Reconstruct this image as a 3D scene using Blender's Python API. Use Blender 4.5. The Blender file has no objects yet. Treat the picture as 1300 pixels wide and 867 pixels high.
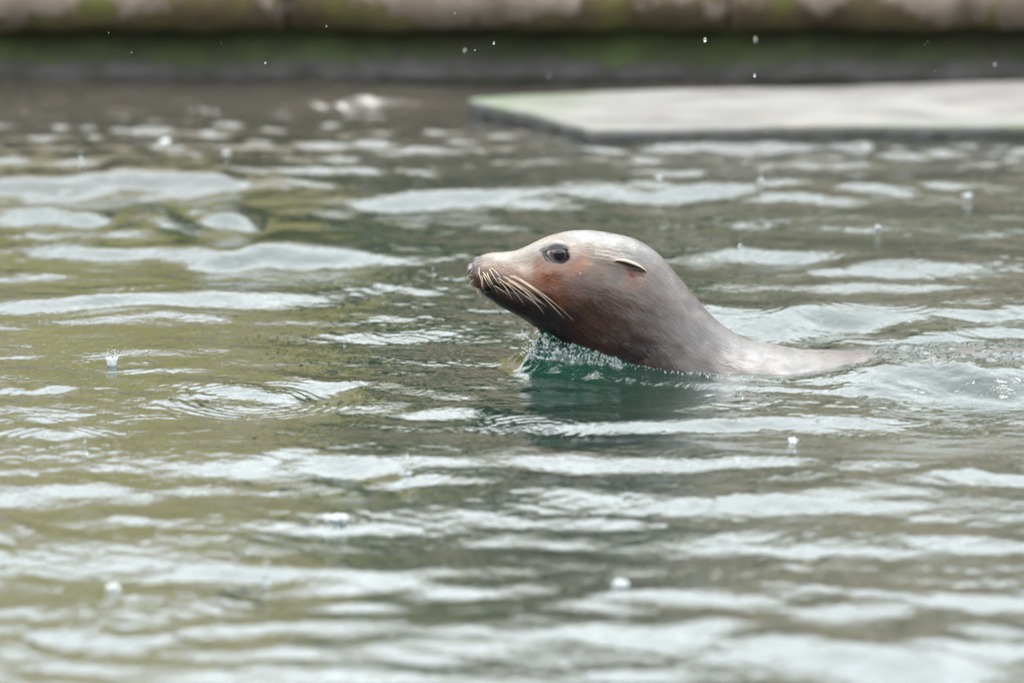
import bpy, bmesh, math, random
import numpy as np
from mathutils import Vector, Matrix

S = bpy.context.scene
COL = S.collection
R = math.radians
rng = np.random.default_rng(7)
random.seed(7)

# ------------------------------------------------------------------ camera
CAM = np.array([0.0, -10.67, 1.70]); LENS = 300.0; FPX = LENS / 36.0 * 1300.0
PITCH = math.atan2(1.70, 10.67) - (463 - 433.5) / FPX
cam_d = bpy.data.cameras.new('camera'); cam = bpy.data.objects.new('camera', cam_d); COL.objects.link(cam)
cam.location = CAM; cam.rotation_euler = (math.pi / 2 - PITCH, 0, 0)
cam_d.lens = LENS; cam_d.sensor_width = 36; cam_d.clip_start = 0.05; cam_d.clip_end = 2000
cam_d.dof.use_dof = True; cam_d.dof.focus_distance = 10.74; cam_d.dof.aperture_fstop = 4.2; cam_d.dof.aperture_blades = 9
S.camera = cam

# ------------------------------------------------------------------ light
SUN_EL, SUN_AZ = R(62), R(200)
W = bpy.data.worlds.new('World'); S.world = W; W.use_nodes = True
nt = W.node_tree; nt.nodes.clear()
sky = nt.nodes.new('ShaderNodeTexSky'); sky.sky_type = 'NISHITA'; sky.sun_disc = False
sky.sun_elevation = SUN_EL; sky.sun_rotation = SUN_AZ; sky.air_density = 1.0; sky.dust_density = 3.0
mixn = nt.nodes.new('ShaderNodeMixRGB'); mixn.inputs[0].default_value = 0.86      # overcast: cloud deck over the blue
mixn.inputs[2].default_value = (12.4, 13.0, 13.3, 1)
bgn = nt.nodes.new('ShaderNodeBackground'); bgn.inputs[1].default_value = 0.12
wout = nt.nodes.new('ShaderNodeOutputWorld')
nt.links.new(sky.outputs[0], mixn.inputs[1]); nt.links.new(mixn.outputs[0], bgn.inputs[0]); nt.links.new(bgn.outputs[0], wout.inputs[0])
sun_d = bpy.data.lights.new('sun', 'SUN'); sun_d.energy = 1.0; sun_d.angle = R(30); sun_d.color = (1, 0.97, 0.93)
sun = bpy.data.objects.new('sun', sun_d); COL.objects.link(sun)
sun.rotation_euler = (R(90) - SUN_EL, 0, R(160)); sun.location = (0, 0, 5)
S.view_settings.view_transform = 'Standard'; S.view_settings.look = 'None'; S.view_settings.gamma = 1.0
S.view_settings.exposure = 1.88

# ------------------------------------------------------------------ helpers
cp, sp = math.cos(PITCH), math.sin(PITCH)
def ray(px, py):
    a = (px - 650.0) / FPX; b = (433.5 - py) / FPX
    return np.array([a, cp + b * sp, -sp + b * cp])
def at_y(px, py, y=0.0):
    d = ray(px, py); return CAM + d * ((y - CAM[1]) / d[1])
def at_z(px, py, z=0.0):
    d = ray(px, py); return CAM + d * ((z - CAM[2]) / d[2])
def to_px(P):
    q = P - CAM; f = q[..., 1] * cp - q[..., 2] * sp; u = q[..., 1] * sp + q[..., 2] * cp
    return 650 + q[..., 0] / f * FPX, 433.5 - u / f * FPX

def link_mesh(name, V, F, mat=None, parent=None, smooth=True, loc=None):
    me = bpy.data.meshes.new(name)
    V = np.asarray(V, dtype=np.float32); F = np.asarray(F, dtype=np.int32)
    n, k = F.shape
    me.vertices.add(len(V)); me.vertices.foreach_set('co', V.ravel())
    me.loops.add(n * k); me.loops.foreach_set('vertex_index', F.ravel())
    me.polygons.add(n); me.polygons.foreach_set('loop_start', np.arange(0, n * k, k, dtype=np.int32))
    me.polygons.foreach_set('use_smooth', np.full(n, smooth, dtype=bool))
    me.update(calc_edges=True); me.validate()
    o = bpy.data.objects.new(name, me); COL.objects.link(o)
    if mat: me.materials.append(mat)
    if parent: o.parent = parent
    if loc is not None: o.location = loc
    return o
def bm_obj(name, bm, mat, parent=None, smooth=False):
    me = bpy.data.meshes.new(name); bm.to_mesh(me); bm.free()
    if smooth: me.polygons.foreach_set('use_smooth', [True] * len(me.polygons))
    if mat: me.materials.append(mat)
    o = bpy.data.objects.new(name, me); COL.objects.link(o)
    if parent: o.parent = parent
    return o
def grid_faces(nr, nc, wrap=False):
    i = np.arange(nr - 1)[:, None]; j = np.arange(nc if wrap else nc - 1)[None, :]
    j2 = (j + 1) % nc
    a = i * nc + j; b = i * nc + j2; c = (i + 1) * nc + j2; d = (i + 1) * nc + j
    return np.stack([a, b, c, d], -1).reshape(-1, 4)
def tag(o, label=None, cat=None, group=None, kind=None):
    if label: o['label'] = label
    if cat: o['category'] = cat
    if group: o['group'] = group
    if kind: o['kind'] = kind
    return o
def empty(name, loc=(0, 0, 0)):
    o = bpy.data.objects.new(name, None); COL.objects.link(o); o.location = loc; o.empty_display_size = .05; return o

class NM:                                    # a small node-material builder
    def __init__(s, name):
        s.m = bpy.data.materials.new(name); s.m.use_nodes = True
        s.t = s.m.node_tree; s.b = s.t.nodes['Principled BSDF']
    def n(s, typ, **kw):
        nd = s.t.nodes.new(typ)
        for k, v in kw.items():
            if k.startswith('i_'):
                key = k[2:]; key = int(key) if key.isdigit() else key.replace('_', ' ')
                nd.inputs[key].default_value = v
            else: setattr(nd, k, v)
        return nd
    def l(s, a, b): s.t.links.new(a, b)
    def set(s, **kw):
        for k, v in kw.items(): s.b.inputs[k.replace('_', ' ')].default_value = v
    def coords(s, scale=(1, 1, 1), kind='Object'):
        tc = s.n('ShaderNodeTexCoord'); mp = s.n('ShaderNodeMapping'); mp.inputs['Scale'].default_value = scale
        s.l(tc.outputs[kind], mp.inputs[0]); return mp.outputs[0]
    def noise(s, co, scale, detail=4, rough=.55, dist=0.0):
        nd = s.n('ShaderNodeTexNoise'); nd.inputs['Scale'].default_value = scale; nd.inputs['Detail'].default_value = detail
        nd.inputs['Roughness'].default_value = rough; nd.inputs['Distortion'].default_value = dist
        s.l(co, nd.inputs['Vector']); return nd.outputs[0]
    def ramp(s, fac, stops):
        r = s.n('ShaderNodeValToRGB'); cr = r.color_ramp
        while len(cr.elements) < len(stops): cr.elements.new(.5)
        for e, (p, c) in zip(cr.elements, stops):
            e.position = p; e.color = (*c, 1) if len(c) == 3 else c
        s.l(fac, r.inputs[0]); return r.outputs[0]
    def mix(s, f, a, b):
        m = s.n('ShaderNodeMixRGB')
        for i, v in ((0, f), (1, a), (2, b)):
            if hasattr(v, 'is_output'): s.l(v, m.inputs[i])
            else: m.inputs[i].default_value = v if i == 0 else (*v, 1)
        return m.outputs[0]
    def math(s, op, a, b=0.0, clamp=False):
        m = s.n('ShaderNodeMath', operation=op, use_clamp=clamp)
        for i, v in ((0, a), (1, b)):
            if hasattr(v, 'is_output'): s.l(v, m.inputs[i])
            else: m.inputs[i].default_value = v
        return m.outputs[0]
    def bump(s, h, strength=.3, dist=.01, prev=None):
        b = s.n('ShaderNodeBump'); b.inputs['Strength'].default_value = strength; b.inputs['Distance'].default_value = dist
        s.l(h, b.inputs['Height'])
        if prev is not None: s.l(prev, b.inputs['Normal'])
        return b.outputs[0]

# ------------------------------------------------------------------ materials
def m_water():
    M = NM('pool_water'); M.set(Roughness=.015, IOR=1.333)
    co = M.coords()
    cl = M.noise(co, 1.3, 2)
    base = M.ramp(cl, [(.3, (.0026, .0118, .0084)), (.7, (.0055, .0124, .0086))])
    at = M.n('ShaderNodeAttribute', attribute_name='aeration')
    g = M.n('ShaderNodeNewGeometry'); sx = M.n('ShaderNodeSeparateXYZ'); M.l(g.outputs['Position'], sx.inputs[0])
    wall_refl = M.math('MULTIPLY', M.math('SUBTRACT', sx.outputs[1], 1.25), .75, True)          # brighter reflection towards the wall, put into the water colour
    base = M.mix(wall_refl, base, (.036, .032, .026))
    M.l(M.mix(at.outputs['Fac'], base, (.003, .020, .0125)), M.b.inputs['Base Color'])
    a = M.noise(M.coords((1, .8, 1)), 48, 3, .6, .6)
    b = M.noise(co, 130, 2, .5)
    n1 = M.bump(a, .55, .0022); n2 = M.bump(b, .5, .0005, n1)
    cn = M.n('ShaderNodeAttribute', attribute_name='churn')
    n2 = M.bump(M.math('MULTIPLY', cn.outputs['Fac'], M.noise(M.coords((1, .7, 1)), 85, 3, .6, .8)), 1.0, .010, n2)
    M.l(n2, M.b.inputs['Normal']); return M.m
def m_coping():
    M = NM('coping_stone'); M.set(Roughness=.85)
    co = M.coords()
    st = M.ramp(M.noise(M.coords((1, 1, .35)), 14, 6, .6), [(.3, (.072, .051, .036)), (.5, (.128, .100, .078)), (.7, (.178, .147, .122))])
    g = M.n('ShaderNodeNewGeometry'); sx = M.n('ShaderNodeSeparateXYZ'); M.l(g.outputs['Position'], sx.inputs[0])
    n1 = M.noise(co, 5.5, 5, .6); n2 = M.noise(co, 30, 4)
    hz = M.math('SUBTRACT', sx.outputs[2], .085)            # metres above the lower arris
    lim = M.math('ADD', M.math('MULTIPLY', M.math('SUBTRACT', n1, .41), .62), M.math('MULTIPLY', M.math('SUBTRACT', n2, .5), .06))
    f = M.math('MULTIPLY', M.math('ADD', M.math('SUBTRACT', lim, hz), .012), 45, True)
    moss = M.ramp(M.noise(co, 11, 4), [(.32, (.034, .022, .011)), (.5, (.058, .042, .014)), (.68, (.072, .078, .011))])
    M.l(M.mix(f, st, moss), M.b.inputs['Base Color'])
    M.l(M.bump(M.noise(co, 60, 6, .65), .6, .01), M.b.inputs['Normal']); return M.m
def m_basin():
    M = NM('mossy_basin_wall'); M.set(Roughness=.8)
    co = M.coords()
    gm = M.ramp(M.noise(M.coords((1, 1, .6)), 9, 5, .6), [(.3, (.036, .033, .023)), (.48, (.040, .050, .018)), (.68, (.060, .082, .019))])
    gr = M.ramp(M.noise(M.coords((1, 1, .5)), 16, 4), [(.35, (.04, .038, .034)), (.65, (.075, .070, .068))])
    g = M.n('ShaderNodeNewGeometry'); sx = M.n('ShaderNodeSeparateXYZ'); M.l(g.outputs['Position'], sx.inputs[0])
    wob = M.math('MULTIPLY', M.math('SUBTRACT', M.noise(co, 5, 5, .65), .5), .06)
    zz = M.math('ADD', sx.outputs[2], wob)
    up = M.math('MULTIPLY', M.math('SUBTRACT', zz, .027), 70, True)
    lo = M.math('MULTIPLY', M.math('SUBTRACT', .011, zz), 160, True)
    c = M.mix(up, gr, gm); c = M.mix(lo, c, (.014, .018, .009))
    M.l(c, M.b.inputs['Base Color'])
    M.l(M.bump(M.noise(co, 50, 6, .65), .7, .012), M.b.inputs['Normal']); return M.m
def m_slab():
    M = NM('weathered_concrete'); M.set(Roughness=.55)
    co = M.coords()
    c = M.ramp(M.noise(M.coords((1, 1.6, 1)), 7, 6, .65), [(.32, (.026, .022, .016)), (.43, (.056, .050, .043)), (.55, (.080, .076, .069)), (.68, (.102, .099, .093))])
    rust = M.math('MULTIPLY', M.math('SUBTRACT', M.noise(co, 4, 5, .6), .56), 5, True)
    c = M.mix(rust, c, (.14, .105, .08))
    at = M.n('ShaderNodeAttribute', attribute_name='moss')
    f = M.math('MULTIPLY', at.outputs['Fac'], M.math('MULTIPLY', M.math('SUBTRACT', M.noise(co, 22, 5, .6), .36), 5, True))
    c = M.mix(f, c, (.035, .06, .012))
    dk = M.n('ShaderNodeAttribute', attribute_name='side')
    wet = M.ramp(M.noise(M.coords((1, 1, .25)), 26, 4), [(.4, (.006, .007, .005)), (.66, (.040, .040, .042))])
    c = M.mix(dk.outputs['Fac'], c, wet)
    M.l(c, M.b.inputs['Base Color']); M.l(M.bump(M.noise(co, 70, 6, .6), .5, .006), M.b.inputs['Normal']); return M.m
def m_rock():
    M = NM('sandstone_bank'); M.set(Roughness=.9)
    co = M.coords()
    c = M.ramp(M.noise(M.coords((1, 1, 1.8)), 2.1, 7, .62), [(.28, (.15, .113, .078)), (.43, (.36, .285, .205)), (.6, (.45, .37, .27)), (.75, (.28, .23, .14))])
    M.l(c, M.b.inputs['Base Color']); M.l(M.bump(M.noise(co, 9, 6, .65), .8, .05), M.b.inputs['Normal']); return M.m
def m_simple(name, col, rough=.6, **kw):
    M = NM(name); M.set(Roughness=rough, **kw); co = M.coords()
    c0 = tuple(x * .75 for x in col); c1 = tuple(min(1, x * 1.25) for x in col)
    M.l(M.ramp(M.noise(co, 40, 3), [(.3, c0), (.7, c1)]), M.b.inputs['Base Color']); return M.m
def m_coat():
    M = NM('wet_coat')
    at = M.n('ShaderNodeVertexColor', layer_name='coat')
    fl = M.n('ShaderNodeAttribute', attribute_name='flow')
    mp = M.n('ShaderNodeMapping'); mp.inputs['Scale'].default_value = (1, 1, 1); M.l(fl.outputs['Vector'], mp.inputs[0])
    h1 = M.noise(mp.outputs[0], 1.0, 4, .6, .3)                      # hair streaks, stretched along the body
    mp2 = M.n('ShaderNodeMapping'); mp2.inputs['Scale'].default_value = (.16, .2, 1); M.l(fl.outputs['Vector'], mp2.inputs[0])
    h2 = M.noise(mp2.outputs[0], 1.0, 4, .6)
    mp3 = M.n('ShaderNodeMapping'); mp3.inputs['Scale'].default_value = (.45, .5, .5); M.l(fl.outputs['Vector'], mp3.inputs[0])
    h3 = M.noise(mp3.outputs[0], 1.0, 3, .6, .5)
    v = M.math('ADD', M.math('ADD', M.math('MULTIPLY', h1, .7), M.math('MULTIPLY', h3, .55)), M.math('ADD', M.math('MULTIPLY', h2, .5), .13))
    hs = M.n('ShaderNodeHueSaturation'); M.l(at.outputs['Color'], hs.inputs['Color']); M.l(v, hs.inputs['Value'])
    M.l(hs.outputs[0], M.b.inputs['Base Color'])
    co = M.coords()
    wet = M.ramp(M.noise(co, 34, 5, .65), [(.42, (0, 0, 0)), (.60, (1, 1, 1))])
    rr = M.math('SUBTRACT', .52, M.math('MULTIPLY', wet, .30))
    M.l(rr, M.b.inputs['Roughness'])
    M.set(Coat_Weight=.07, Coat_Roughness=.2, Specular_IOR_Level=.30)
    n1 = M.bump(M.math('ADD', h1, M.math('MULTIPLY', h3, 1.5)), .4, .0012); n2 = M.bump(h2, .35, .003, n1); n3 = M.bump(M.noise(co, 330, 3), .30, .0011, n2)
    M.l(n3, M.b.inputs['Normal']); return M.m
def m_attr(name, layer, rough, coat=0.0):
    M = NM(name); at = M.n('ShaderNodeVertexColor', layer_name=layer); co = M.coords()
    c = M.mix(1.0, at.outputs['Color'], M.ramp(M.noise(co, 160, 3), [(.3, (.75, .75, .75)), (.7, (1.2, 1.2, 1.2))]))
    c.node.blend_type = 'MULTIPLY'
    M.l(c, M.b.inputs['Base Color']); M.set(Roughness=rough, Coat_Weight=coat, Coat_Roughness=.1, Specular_IOR_Level=.2)
    M.l(M.bump(M.noise(co, 300, 3), .3, .001), M.b.inputs['Normal']); return M.m
def m_drop():
    M = NM('clear_water_drop'); M.set(Roughness=.03, IOR=1.333, Transmission_Weight=.93)
    co = M.coords(); M.l(M.ramp(M.noise(co, 200, 1), [(.3, (.8, .84, .85)), (.7, (.92, .95, .95))]), M.b.inputs['Base Color']); return M.m
def m_aer():
    M = NM('aerated_splash'); M.set(Roughness=.06, IOR=1.333, Transmission_Weight=.55)
    co = M.coords(); M.l(M.ramp(M.noise(co, 200, 1), [(.3, (.55, .58, .59)), (.7, (.75, .78, .78))]), M.b.inputs['Base Color']); return M.m
MAER = m_aer()
MW, MCOP, MBAS, MSLAB, MROCK, MCOAT, MDROP = m_water(), m_coping(), m_basin(), m_slab(), m_rock(), m_coat(), m_drop()
MPAVE = m_simple('path_paving', (.20, .175, .15), .85)
MLEAF = m_simple('yellow_green_leaf', (.42, .42, .02), .5)
MWHISK = m_simple('whisker_hair', (.36, .29, .20), .4)

# ------------------------------------------------------------------ the setting
Y_WALL = at_z(650, 106)[1] + .0
Y_COPE = Y_WALL - .035
PX0, PX1, PY0 = -9.0, 9.0, -9.6
Z_COP = float(at_y(650, 37.5, Y_WALL - .075)[2])
def box(bm, x0, x1, y0, y1, z0, z1):
    r = bmesh.ops.create_cube(bm, size=1, matrix=Matrix.Translation(((x0+x1)/2, (y0+y1)/2, (z0+z1)/2)) @ Matrix.Diagonal((x1-x0, y1-y0, z1-z0, 1)))
    return r['verts']
# ground sheet out to the horizon, with the pool let into it
hz_ = 600.0
V = [(-hz_, -hz_, .185), (hz_, -hz_, .185), (hz_, hz_, .185), (-hz_, hz_, .185),
     (PX0, PY0, .185), (PX1, PY0, .185), (PX1, Y_WALL + .3, .185), (PX0, Y_WALL + .3, .185),
     (PX0, PY0, -1.2), (PX1, PY0, -1.2), (PX1, Y_WALL + .3, -1.2), (PX0, Y_WALL + .3, -1.2)]
F = [(0, 1, 5, 4), (1, 2, 6, 5), (2, 3, 7, 6), (3, 0, 4, 7), (4, 5, 9, 8), (5, 6, 10, 9), (6, 7, 11, 10), (7, 4, 8, 11), (8, 9, 10, 11)]
tag(link_mesh('ground', V, F, MPAVE, smooth=False), kind='structure')

wall = tag(empty('pool_wall', (0, Y_WALL, 0)), 'low mossy pool edge wall with pale stone coping behind the water', 'wall')
nx, nz = 900, 26
xs = np.linspace(PX0, PX1, nx); zs = np.linspace(-.4, Z_COP + .03, nz)
X, Z = np.meshgrid(xs, zs, indexing='ij')
Yw = .006 * np.sin(X * 9.1 + Z * 22) + .004 * np.sin(X * 23 + 1) + .004 * np.sin(X * 51 - Z * 90) - .012 * np.exp(-((Z - .016) / .012) ** 2)
o = link_mesh('basin_face', np.stack([X, Yw, Z], -1).reshape(-1, 3), grid_faces(nx, nz), MBAS, wall)
joints = [at_z(365 + 559.0 * k, 20, .11)[0] for k in range(-17, 18)]
for i in range(len(joints) - 1):
    a, b = joints[i] + .002, joints[i + 1] - .002
    if b < PX0 or a > PX1: continue
    bm = bmesh.new(); box(bm, a, b, -.075, .45, Z_COP, .192)
    bmesh.ops.bevel(bm, geom=bm.edges[:], offset=.005, segments=2, affect='EDGES')
    bmesh.ops.subdivide_edges(bm, edges=[e for e in bm.edges if abs(e.verts[0].co.x - e.verts[1].co.x) > .3], cuts=40)
    for v in bm.verts:
        if v.co.y < .1:
            q = v.co
            q.z += .004 * math.sin(q.x * 17 + i) * math.sin(q.x * 41) - .002 * abs(math.sin(q.x * 90))
            q.y += .004 * math.sin(q.x * 23 + q.z * 40 + i)
    bm_obj('coping_stone', bm, MCOP, wall, True)
# path behind the coping, then the bank that the water mirrors
bm = bmesh.new(); box(bm, -14, 14, Y_WALL + .452, Y_WALL + 4.6, .1, .19)
tag(bm_obj('path', bm, MPAVE), kind='structure')
nx, nz = 260, 60
xs = np.linspace(-11, 11, nx); tt = np.linspace(0, 1, nz)
X, T = np.meshgrid(xs, tt, indexing='ij')
def fbm2(x, y, seed, oct=5):
    r = np.random.default_rng(seed); out = 0; amp = 1; fr = 1
    for _ in range(oct):
        for _ in range(3):
            th = r.uniform(0, 2*np.pi); ph = r.uniform(0, 2*np.pi)
            out = out + amp * np.sin(fr * (x * np.cos(th) + y * np.sin(th)) + ph) / 3
        amp *= .55; fr *= 2.1
    return out
top = 2.4 + .36 * fbm2(X, X * 0, 3)
Zb = .15 + T * top
Yb = Y_WALL + 4.35 + .55 * T ** 1.5 + .16 * fbm2(X * 2.2, T * 4, 5) + np.where(T > .93, (T - .93) * 30, 0)
tag(link_mesh('bank', np.stack([X, Yb, Zb], -1).reshape(-1, 3), grid_faces(nx, nz), MROCK), kind='structure')
# yellow-green ground cover trailing over the bank
n = 8000
lx = rng.uniform(-6, 6, n); dens = 2.4 * fbm2(lx * 3.4, lx * 0, 11) + np.where(lx < .0, -.35, -1.1)
keep = rng.uniform(-1, 1.2, n) < dens; lx = lx[keep]; m = len(lx)
lz = rng.uniform(.25, 1, m) ** .7 * 1.75 + .1 + rng.normal(0, .08, m); ly = Y_WALL + 4.26 + .5 * (lz / 1.8) ** 1.5 + rng.normal(0, .07, m)
C = np.stack([lx, ly, lz], -1); A = rng.normal(size=(m, 3)); A /= np.linalg.norm(A, axis=1)[:, None]
B = np.cross(A, rng.normal(size=(m, 3))); B /= np.linalg.norm(B, axis=1)[:, None]
s = rng.uniform(.05, .10, m)[:, None]
V = np.stack([C - A * s, C + B * s * .5, C + A * s, C - B * s * .5], 1).reshape(-1, 3)
tag(link_mesh('foliage', V, np.arange(4 * m).reshape(-1, 4), MLEAF, smooth=False), kind='stuff')

def leaf_mass(name, C, size, mat, flat=.5):
    m = len(C); A = rng.normal(size=(m, 3)); A /= np.linalg.norm(A, axis=1)[:, None]
    B = np.cross(A, rng.normal(size=(m, 3))); B /= np.linalg.norm(B, axis=1)[:, None]
    s = (size * rng.uniform(.6, 1.3, m))[:, None]
    V = np.stack([C - A * s, C + B * s * flat, C + A * s, C - B * s * flat], 1).reshape(-1, 3)
    return tag(link_mesh(name, V, np.arange(4 * m).reshape(-1, 4), mat, smooth=False), kind='stuff')
MEVER = m_simple('evergreen_leaf', (.018, .048, .024), .5)
n = 14000; hxs = rng.uniform(-9, 9, n); sc_ = np.clip(.48 + .34 * fbm2(hxs * 2.1, hxs * 0, 41, 4) + .34 * np.exp(-((hxs - .5) / 1.5) ** 2), .06, 1.2)
hz2 = 1.5 + rng.exponential(1.5, n) * sc_; ok = (hz2 < 5.5) & (hz2 < 1.7 + 5.0 * sc_)
up_ = np.stack([hxs, Y_WALL + 5.5 + rng.normal(0, .25, n), hz2], -1)[ok]
n = 34000; cx_ = rng.uniform(-6, 6, n); cz_ = rng.uniform(.18, 1.9, n)                # clumps growing on the face of the bank
cl_ = fbm2(cx_ * 2.4, cz_ * 4, 77, 4) > np.where(cx_ < -.4, .75, np.where(cx_ < 2.0, -.12, .25))
cy_ = Y_WALL + 4.2 + .5 * np.clip((cz_ - .15) / 1.75, 0, 1) ** 1.5 + rng.normal(0, .06, n)
up_ = np.concatenate([up_, np.stack([cx_, cy_, cz_], -1)[cl_]])
leaf_mass('undergrowth', up_, np.full(len(up_), .075), MEVER, .4)
n = 26000; aa = rng.uniform(R(150), R(390), n); rr_ = rng.uniform(16.5, 19, n); tt_ = 5.2 + 1.3 * fbm2(aa * 9, aa * 0, 43, 4)
leaf_mass('sky_screen_leaves', np.stack([rr_ * np.cos(aa), rr_ * np.sin(aa) - 3, .2 + rng.uniform(0, 1, n) ** .8 * tt_], -1), np.full(n, .30), MEVER)  # unseen leaf belt added behind the camera to cut low sky light

# flat concrete slab lying in the water at the right
zt = .026
P0, P1, P2 = at_z(596, 126, zt), at_z(745, 162, zt), at_z(1300, 158, zt)
P3, P4 = at_z(1300, 103.5, zt), at_z(612, 122.5, zt)
P2 = P1 + (P2 - P1) * 3.2; P3 = P4 + (P3 - P4) * 2.6
nu, nv = 240, 26
u = np.linspace(0, 1, nu)[:, None, None]; v = np.linspace(0, 1, nv)[None, :, None]
edge_f = np.where(u < .12, P0 + (P1 - P0) * (u / .12), P1 + (P2 - P1) * ((u - .12) / .88))
edge_b = P4 + (P3 - P4) * u
edge_b = np.where(u < .02, P0 + (edge_b - P0) * (u / .02), edge_b)
G = edge_f + (edge_b - edge_f) * v
G[..., 2] = zt + .003 * fbm2(G[..., 0] * 7, G[..., 1] * 9, 21)
wob = .011 * fbm2(G[:, 0, 0] * 16, G[:, 0, 0] * 0, 23); G[:, 0, 1] += wob; G[:, 1, 1] += wob * .5
lay = [G[:, ::-1][:, j] for j in range(nv)]           # back -> front
front = G[:, 0]
dn = [np.stack([front[:, 0], front[:, 1] - .004, front[:, 2] - .006], -1), np.stack([front[:, 0], front[:, 1] - .003, front[:, 2] * 0 + .006], -1),
      np.stack([front[:, 0], front[:, 1] + .004, front[:, 2] * 0 - .07], -1)]
back = G[:, -1]; up = [np.stack([back[:, 0], back[:, 1], back[:, 2] * 0 - .07], -1)]
rows = up + lay + dn
V = np.stack(rows, 0)
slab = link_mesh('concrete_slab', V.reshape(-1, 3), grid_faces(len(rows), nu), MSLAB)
dist_f = np.concatenate([np.zeros(1), np.linspace(1, 0, nv), np.zeros(3)])[:, None] * np.ones((1, nu))
moss = np.clip(1 - dist_f * 6, 0, 1) * (.45 + .4 * np.clip(fbm2(G[:, 0, 0] * 5, G[:, 0, 0] * 0, 61), -1, 1))[None]; moss = np.maximum(moss, np.clip(1.2 - (np.arange(nu) / nu) * 10, 0, 1)[None] * np.ones_like(moss)); moss[-2:] *= .4
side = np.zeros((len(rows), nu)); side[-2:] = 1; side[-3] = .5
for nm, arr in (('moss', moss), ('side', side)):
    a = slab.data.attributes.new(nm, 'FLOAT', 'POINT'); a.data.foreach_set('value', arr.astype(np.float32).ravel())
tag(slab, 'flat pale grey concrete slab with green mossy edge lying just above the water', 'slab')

# ------------------------------------------------------------------ sea lion body stations (traced side profile)
ST = [(598, 334, 596, 351, 15), (602, 328.3, 599, 359, 24), (609, 325.4, 604, 367, 31), (617, 322.4, 611, 374.5, 36), (627, 320.6, 620, 379.5, 40),
      (640, 320, 630, 386.5, 42), (654, 318.2, 643, 393.5, 45), (668, 312.7, 658, 401.5, 49), (680, 307.2, 669, 408, 53), (692, 302, 680, 415, 58),
      (705, 297.3, 693, 424, 63.5), (719, 294, 706, 436, 68), (735, 292.4, 719, 448, 72), (757, 293.2, 736, 464, 76), (782, 297.2, 753, 481, 79),
      (805, 303, 768, 497, 81), (824, 313, 780, 512, 83), (840, 326, 791, 528, 86), (856, 344, 803, 548, 91), (870, 361, 813, 564, 96),
      (884, 378, 824, 580, 101), (900, 396, 836, 596, 108), (922, 415, 857, 618, 119), (950, 431, 890, 640, 142), (982, 440.5, 930, 660, 170),
      (1022, 447, 985, 680, 196), (1068, 449, 1045, 692, 205), (1120, 448, 1108, 698, 205), (1200, 445.4, 1195, 700, 200), (1300, 445.4, 1300, 695, 162),
      (1450, 474, 1450, 670, 145), (1600, 500, 1600, 640, 110), (1720, 528, 1720, 612, 60), (1765, 548, 1765, 592, 22)]
ST = np.array(ST, float)
def catmull(P, t):
    n = len(P); i = np.clip(np.floor(t).astype(int), 0, n - 2); f = (t - i)[:, None]
    p0, p1, p2, p3 = P[np.maximum(i - 1, 0)], P[i], P[i + 1], P[np.minimum(i + 2, n - 1)]
    return .5 * ((2 * p1) + (-p0 + p2) * f + (2*p0 - 5*p1 + 4*p2 - p3) * f**2 + (-p0 + 3*p1 - 3*p2 + p3) * f**3)
tq = np.linspace(0, len(ST) - 1, 4000); D = catmull(ST, tq)
mid = np.stack([(D[:, 0] + D[:, 2]) / 2, (D[:, 1] + D[:, 3]) / 2], -1)
arc = np.concatenate([[0], np.cumsum(np.linalg.norm(np.diff(mid, axis=0), axis=1))])
samp = [0]
while samp[-1] < arc[-1]:
    samp.append(samp[-1] + (1.1 if samp[-1] < 230 else 1.1 + min(1, (samp[-1] - 230) / 200) * 3.4))
samp = np.minimum(np.array(samp), arc[-1])
D = catmull(ST, np.interp(samp, arc, tq))
nr, nc = len(D), 240
ang = np.linspace(0, 2*np.pi, nc, endpoint=False)
Tp = np.array([at_y(a, b) for a, b in D[:, :2]]); Bp = np.array([at_y(a, b) for a, b in D[:, 2:4]])
cen = (Tp + Bp) / 2; hv = (Tp - Bp) / 2; hw = D[:, 4] / 1000.0
ca, sa = np.cos(ang), np.sin(ang)
def sgnpow(v, e): return np.sign(v) * np.abs(v) ** e
head = np.clip((330 - samp) / 120, 0, 1)[:, None]
e = 1 - .10 * head
cc = sgnpow(ca[None], e); ss = sgnpow(sa[None], e)
muz = np.clip((75 - samp) / 50, 0, 1)[:, None]
skew = 1 - .17 * muz * np.clip(ca, -1, 1)[None] - .05 * head * ca[None]      # fuller low on the muzzle, narrower crown
Vb = cen[:, None] + hv[:, None] * cc[..., None]
Vb[..., 1] += hw[:, None] * ss * skew
# rounded nose cap
capn = 9; caps = []
for k in range(capn):
    q = k / capn; rr = math.sin(q * math.pi / 2) ** .9
    c0 = cen[0] + np.array([-.0032, 0, 0]) * math.cos(q * math.pi / 2)
    caps.append(c0 + (Vb[0] - cen[0]) * max(rr, .02))
Vb = np.concatenate([np.array(caps), Vb], 0)
tail = cen[-1] + np.array([.02, 0, 0]); Vb = np.concatenate([Vb, (tail + (Vb[-1] - cen[-1]) * .05)[None]], 0)
nr = len(Vb)
arcs = np.concatenate([np.linspace(-6, -1, capn), samp, [samp[-1] + 20]])
def normals(Vg):
    du = np.gradient(Vg, axis=0); dv = (np.roll(Vg, -1, 1) - np.roll(Vg, 1, 1)) / 2
    n = np.cross(dv, du); n /= np.linalg.norm(n, axis=-1, keepdims=True) + 1e-12
    if ((n * (Vg - Vg.mean(1, keepdims=True))).sum(-1)).mean() < 0: n = -n
    return n
PXb, PYb = to_px(Vb)
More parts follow.
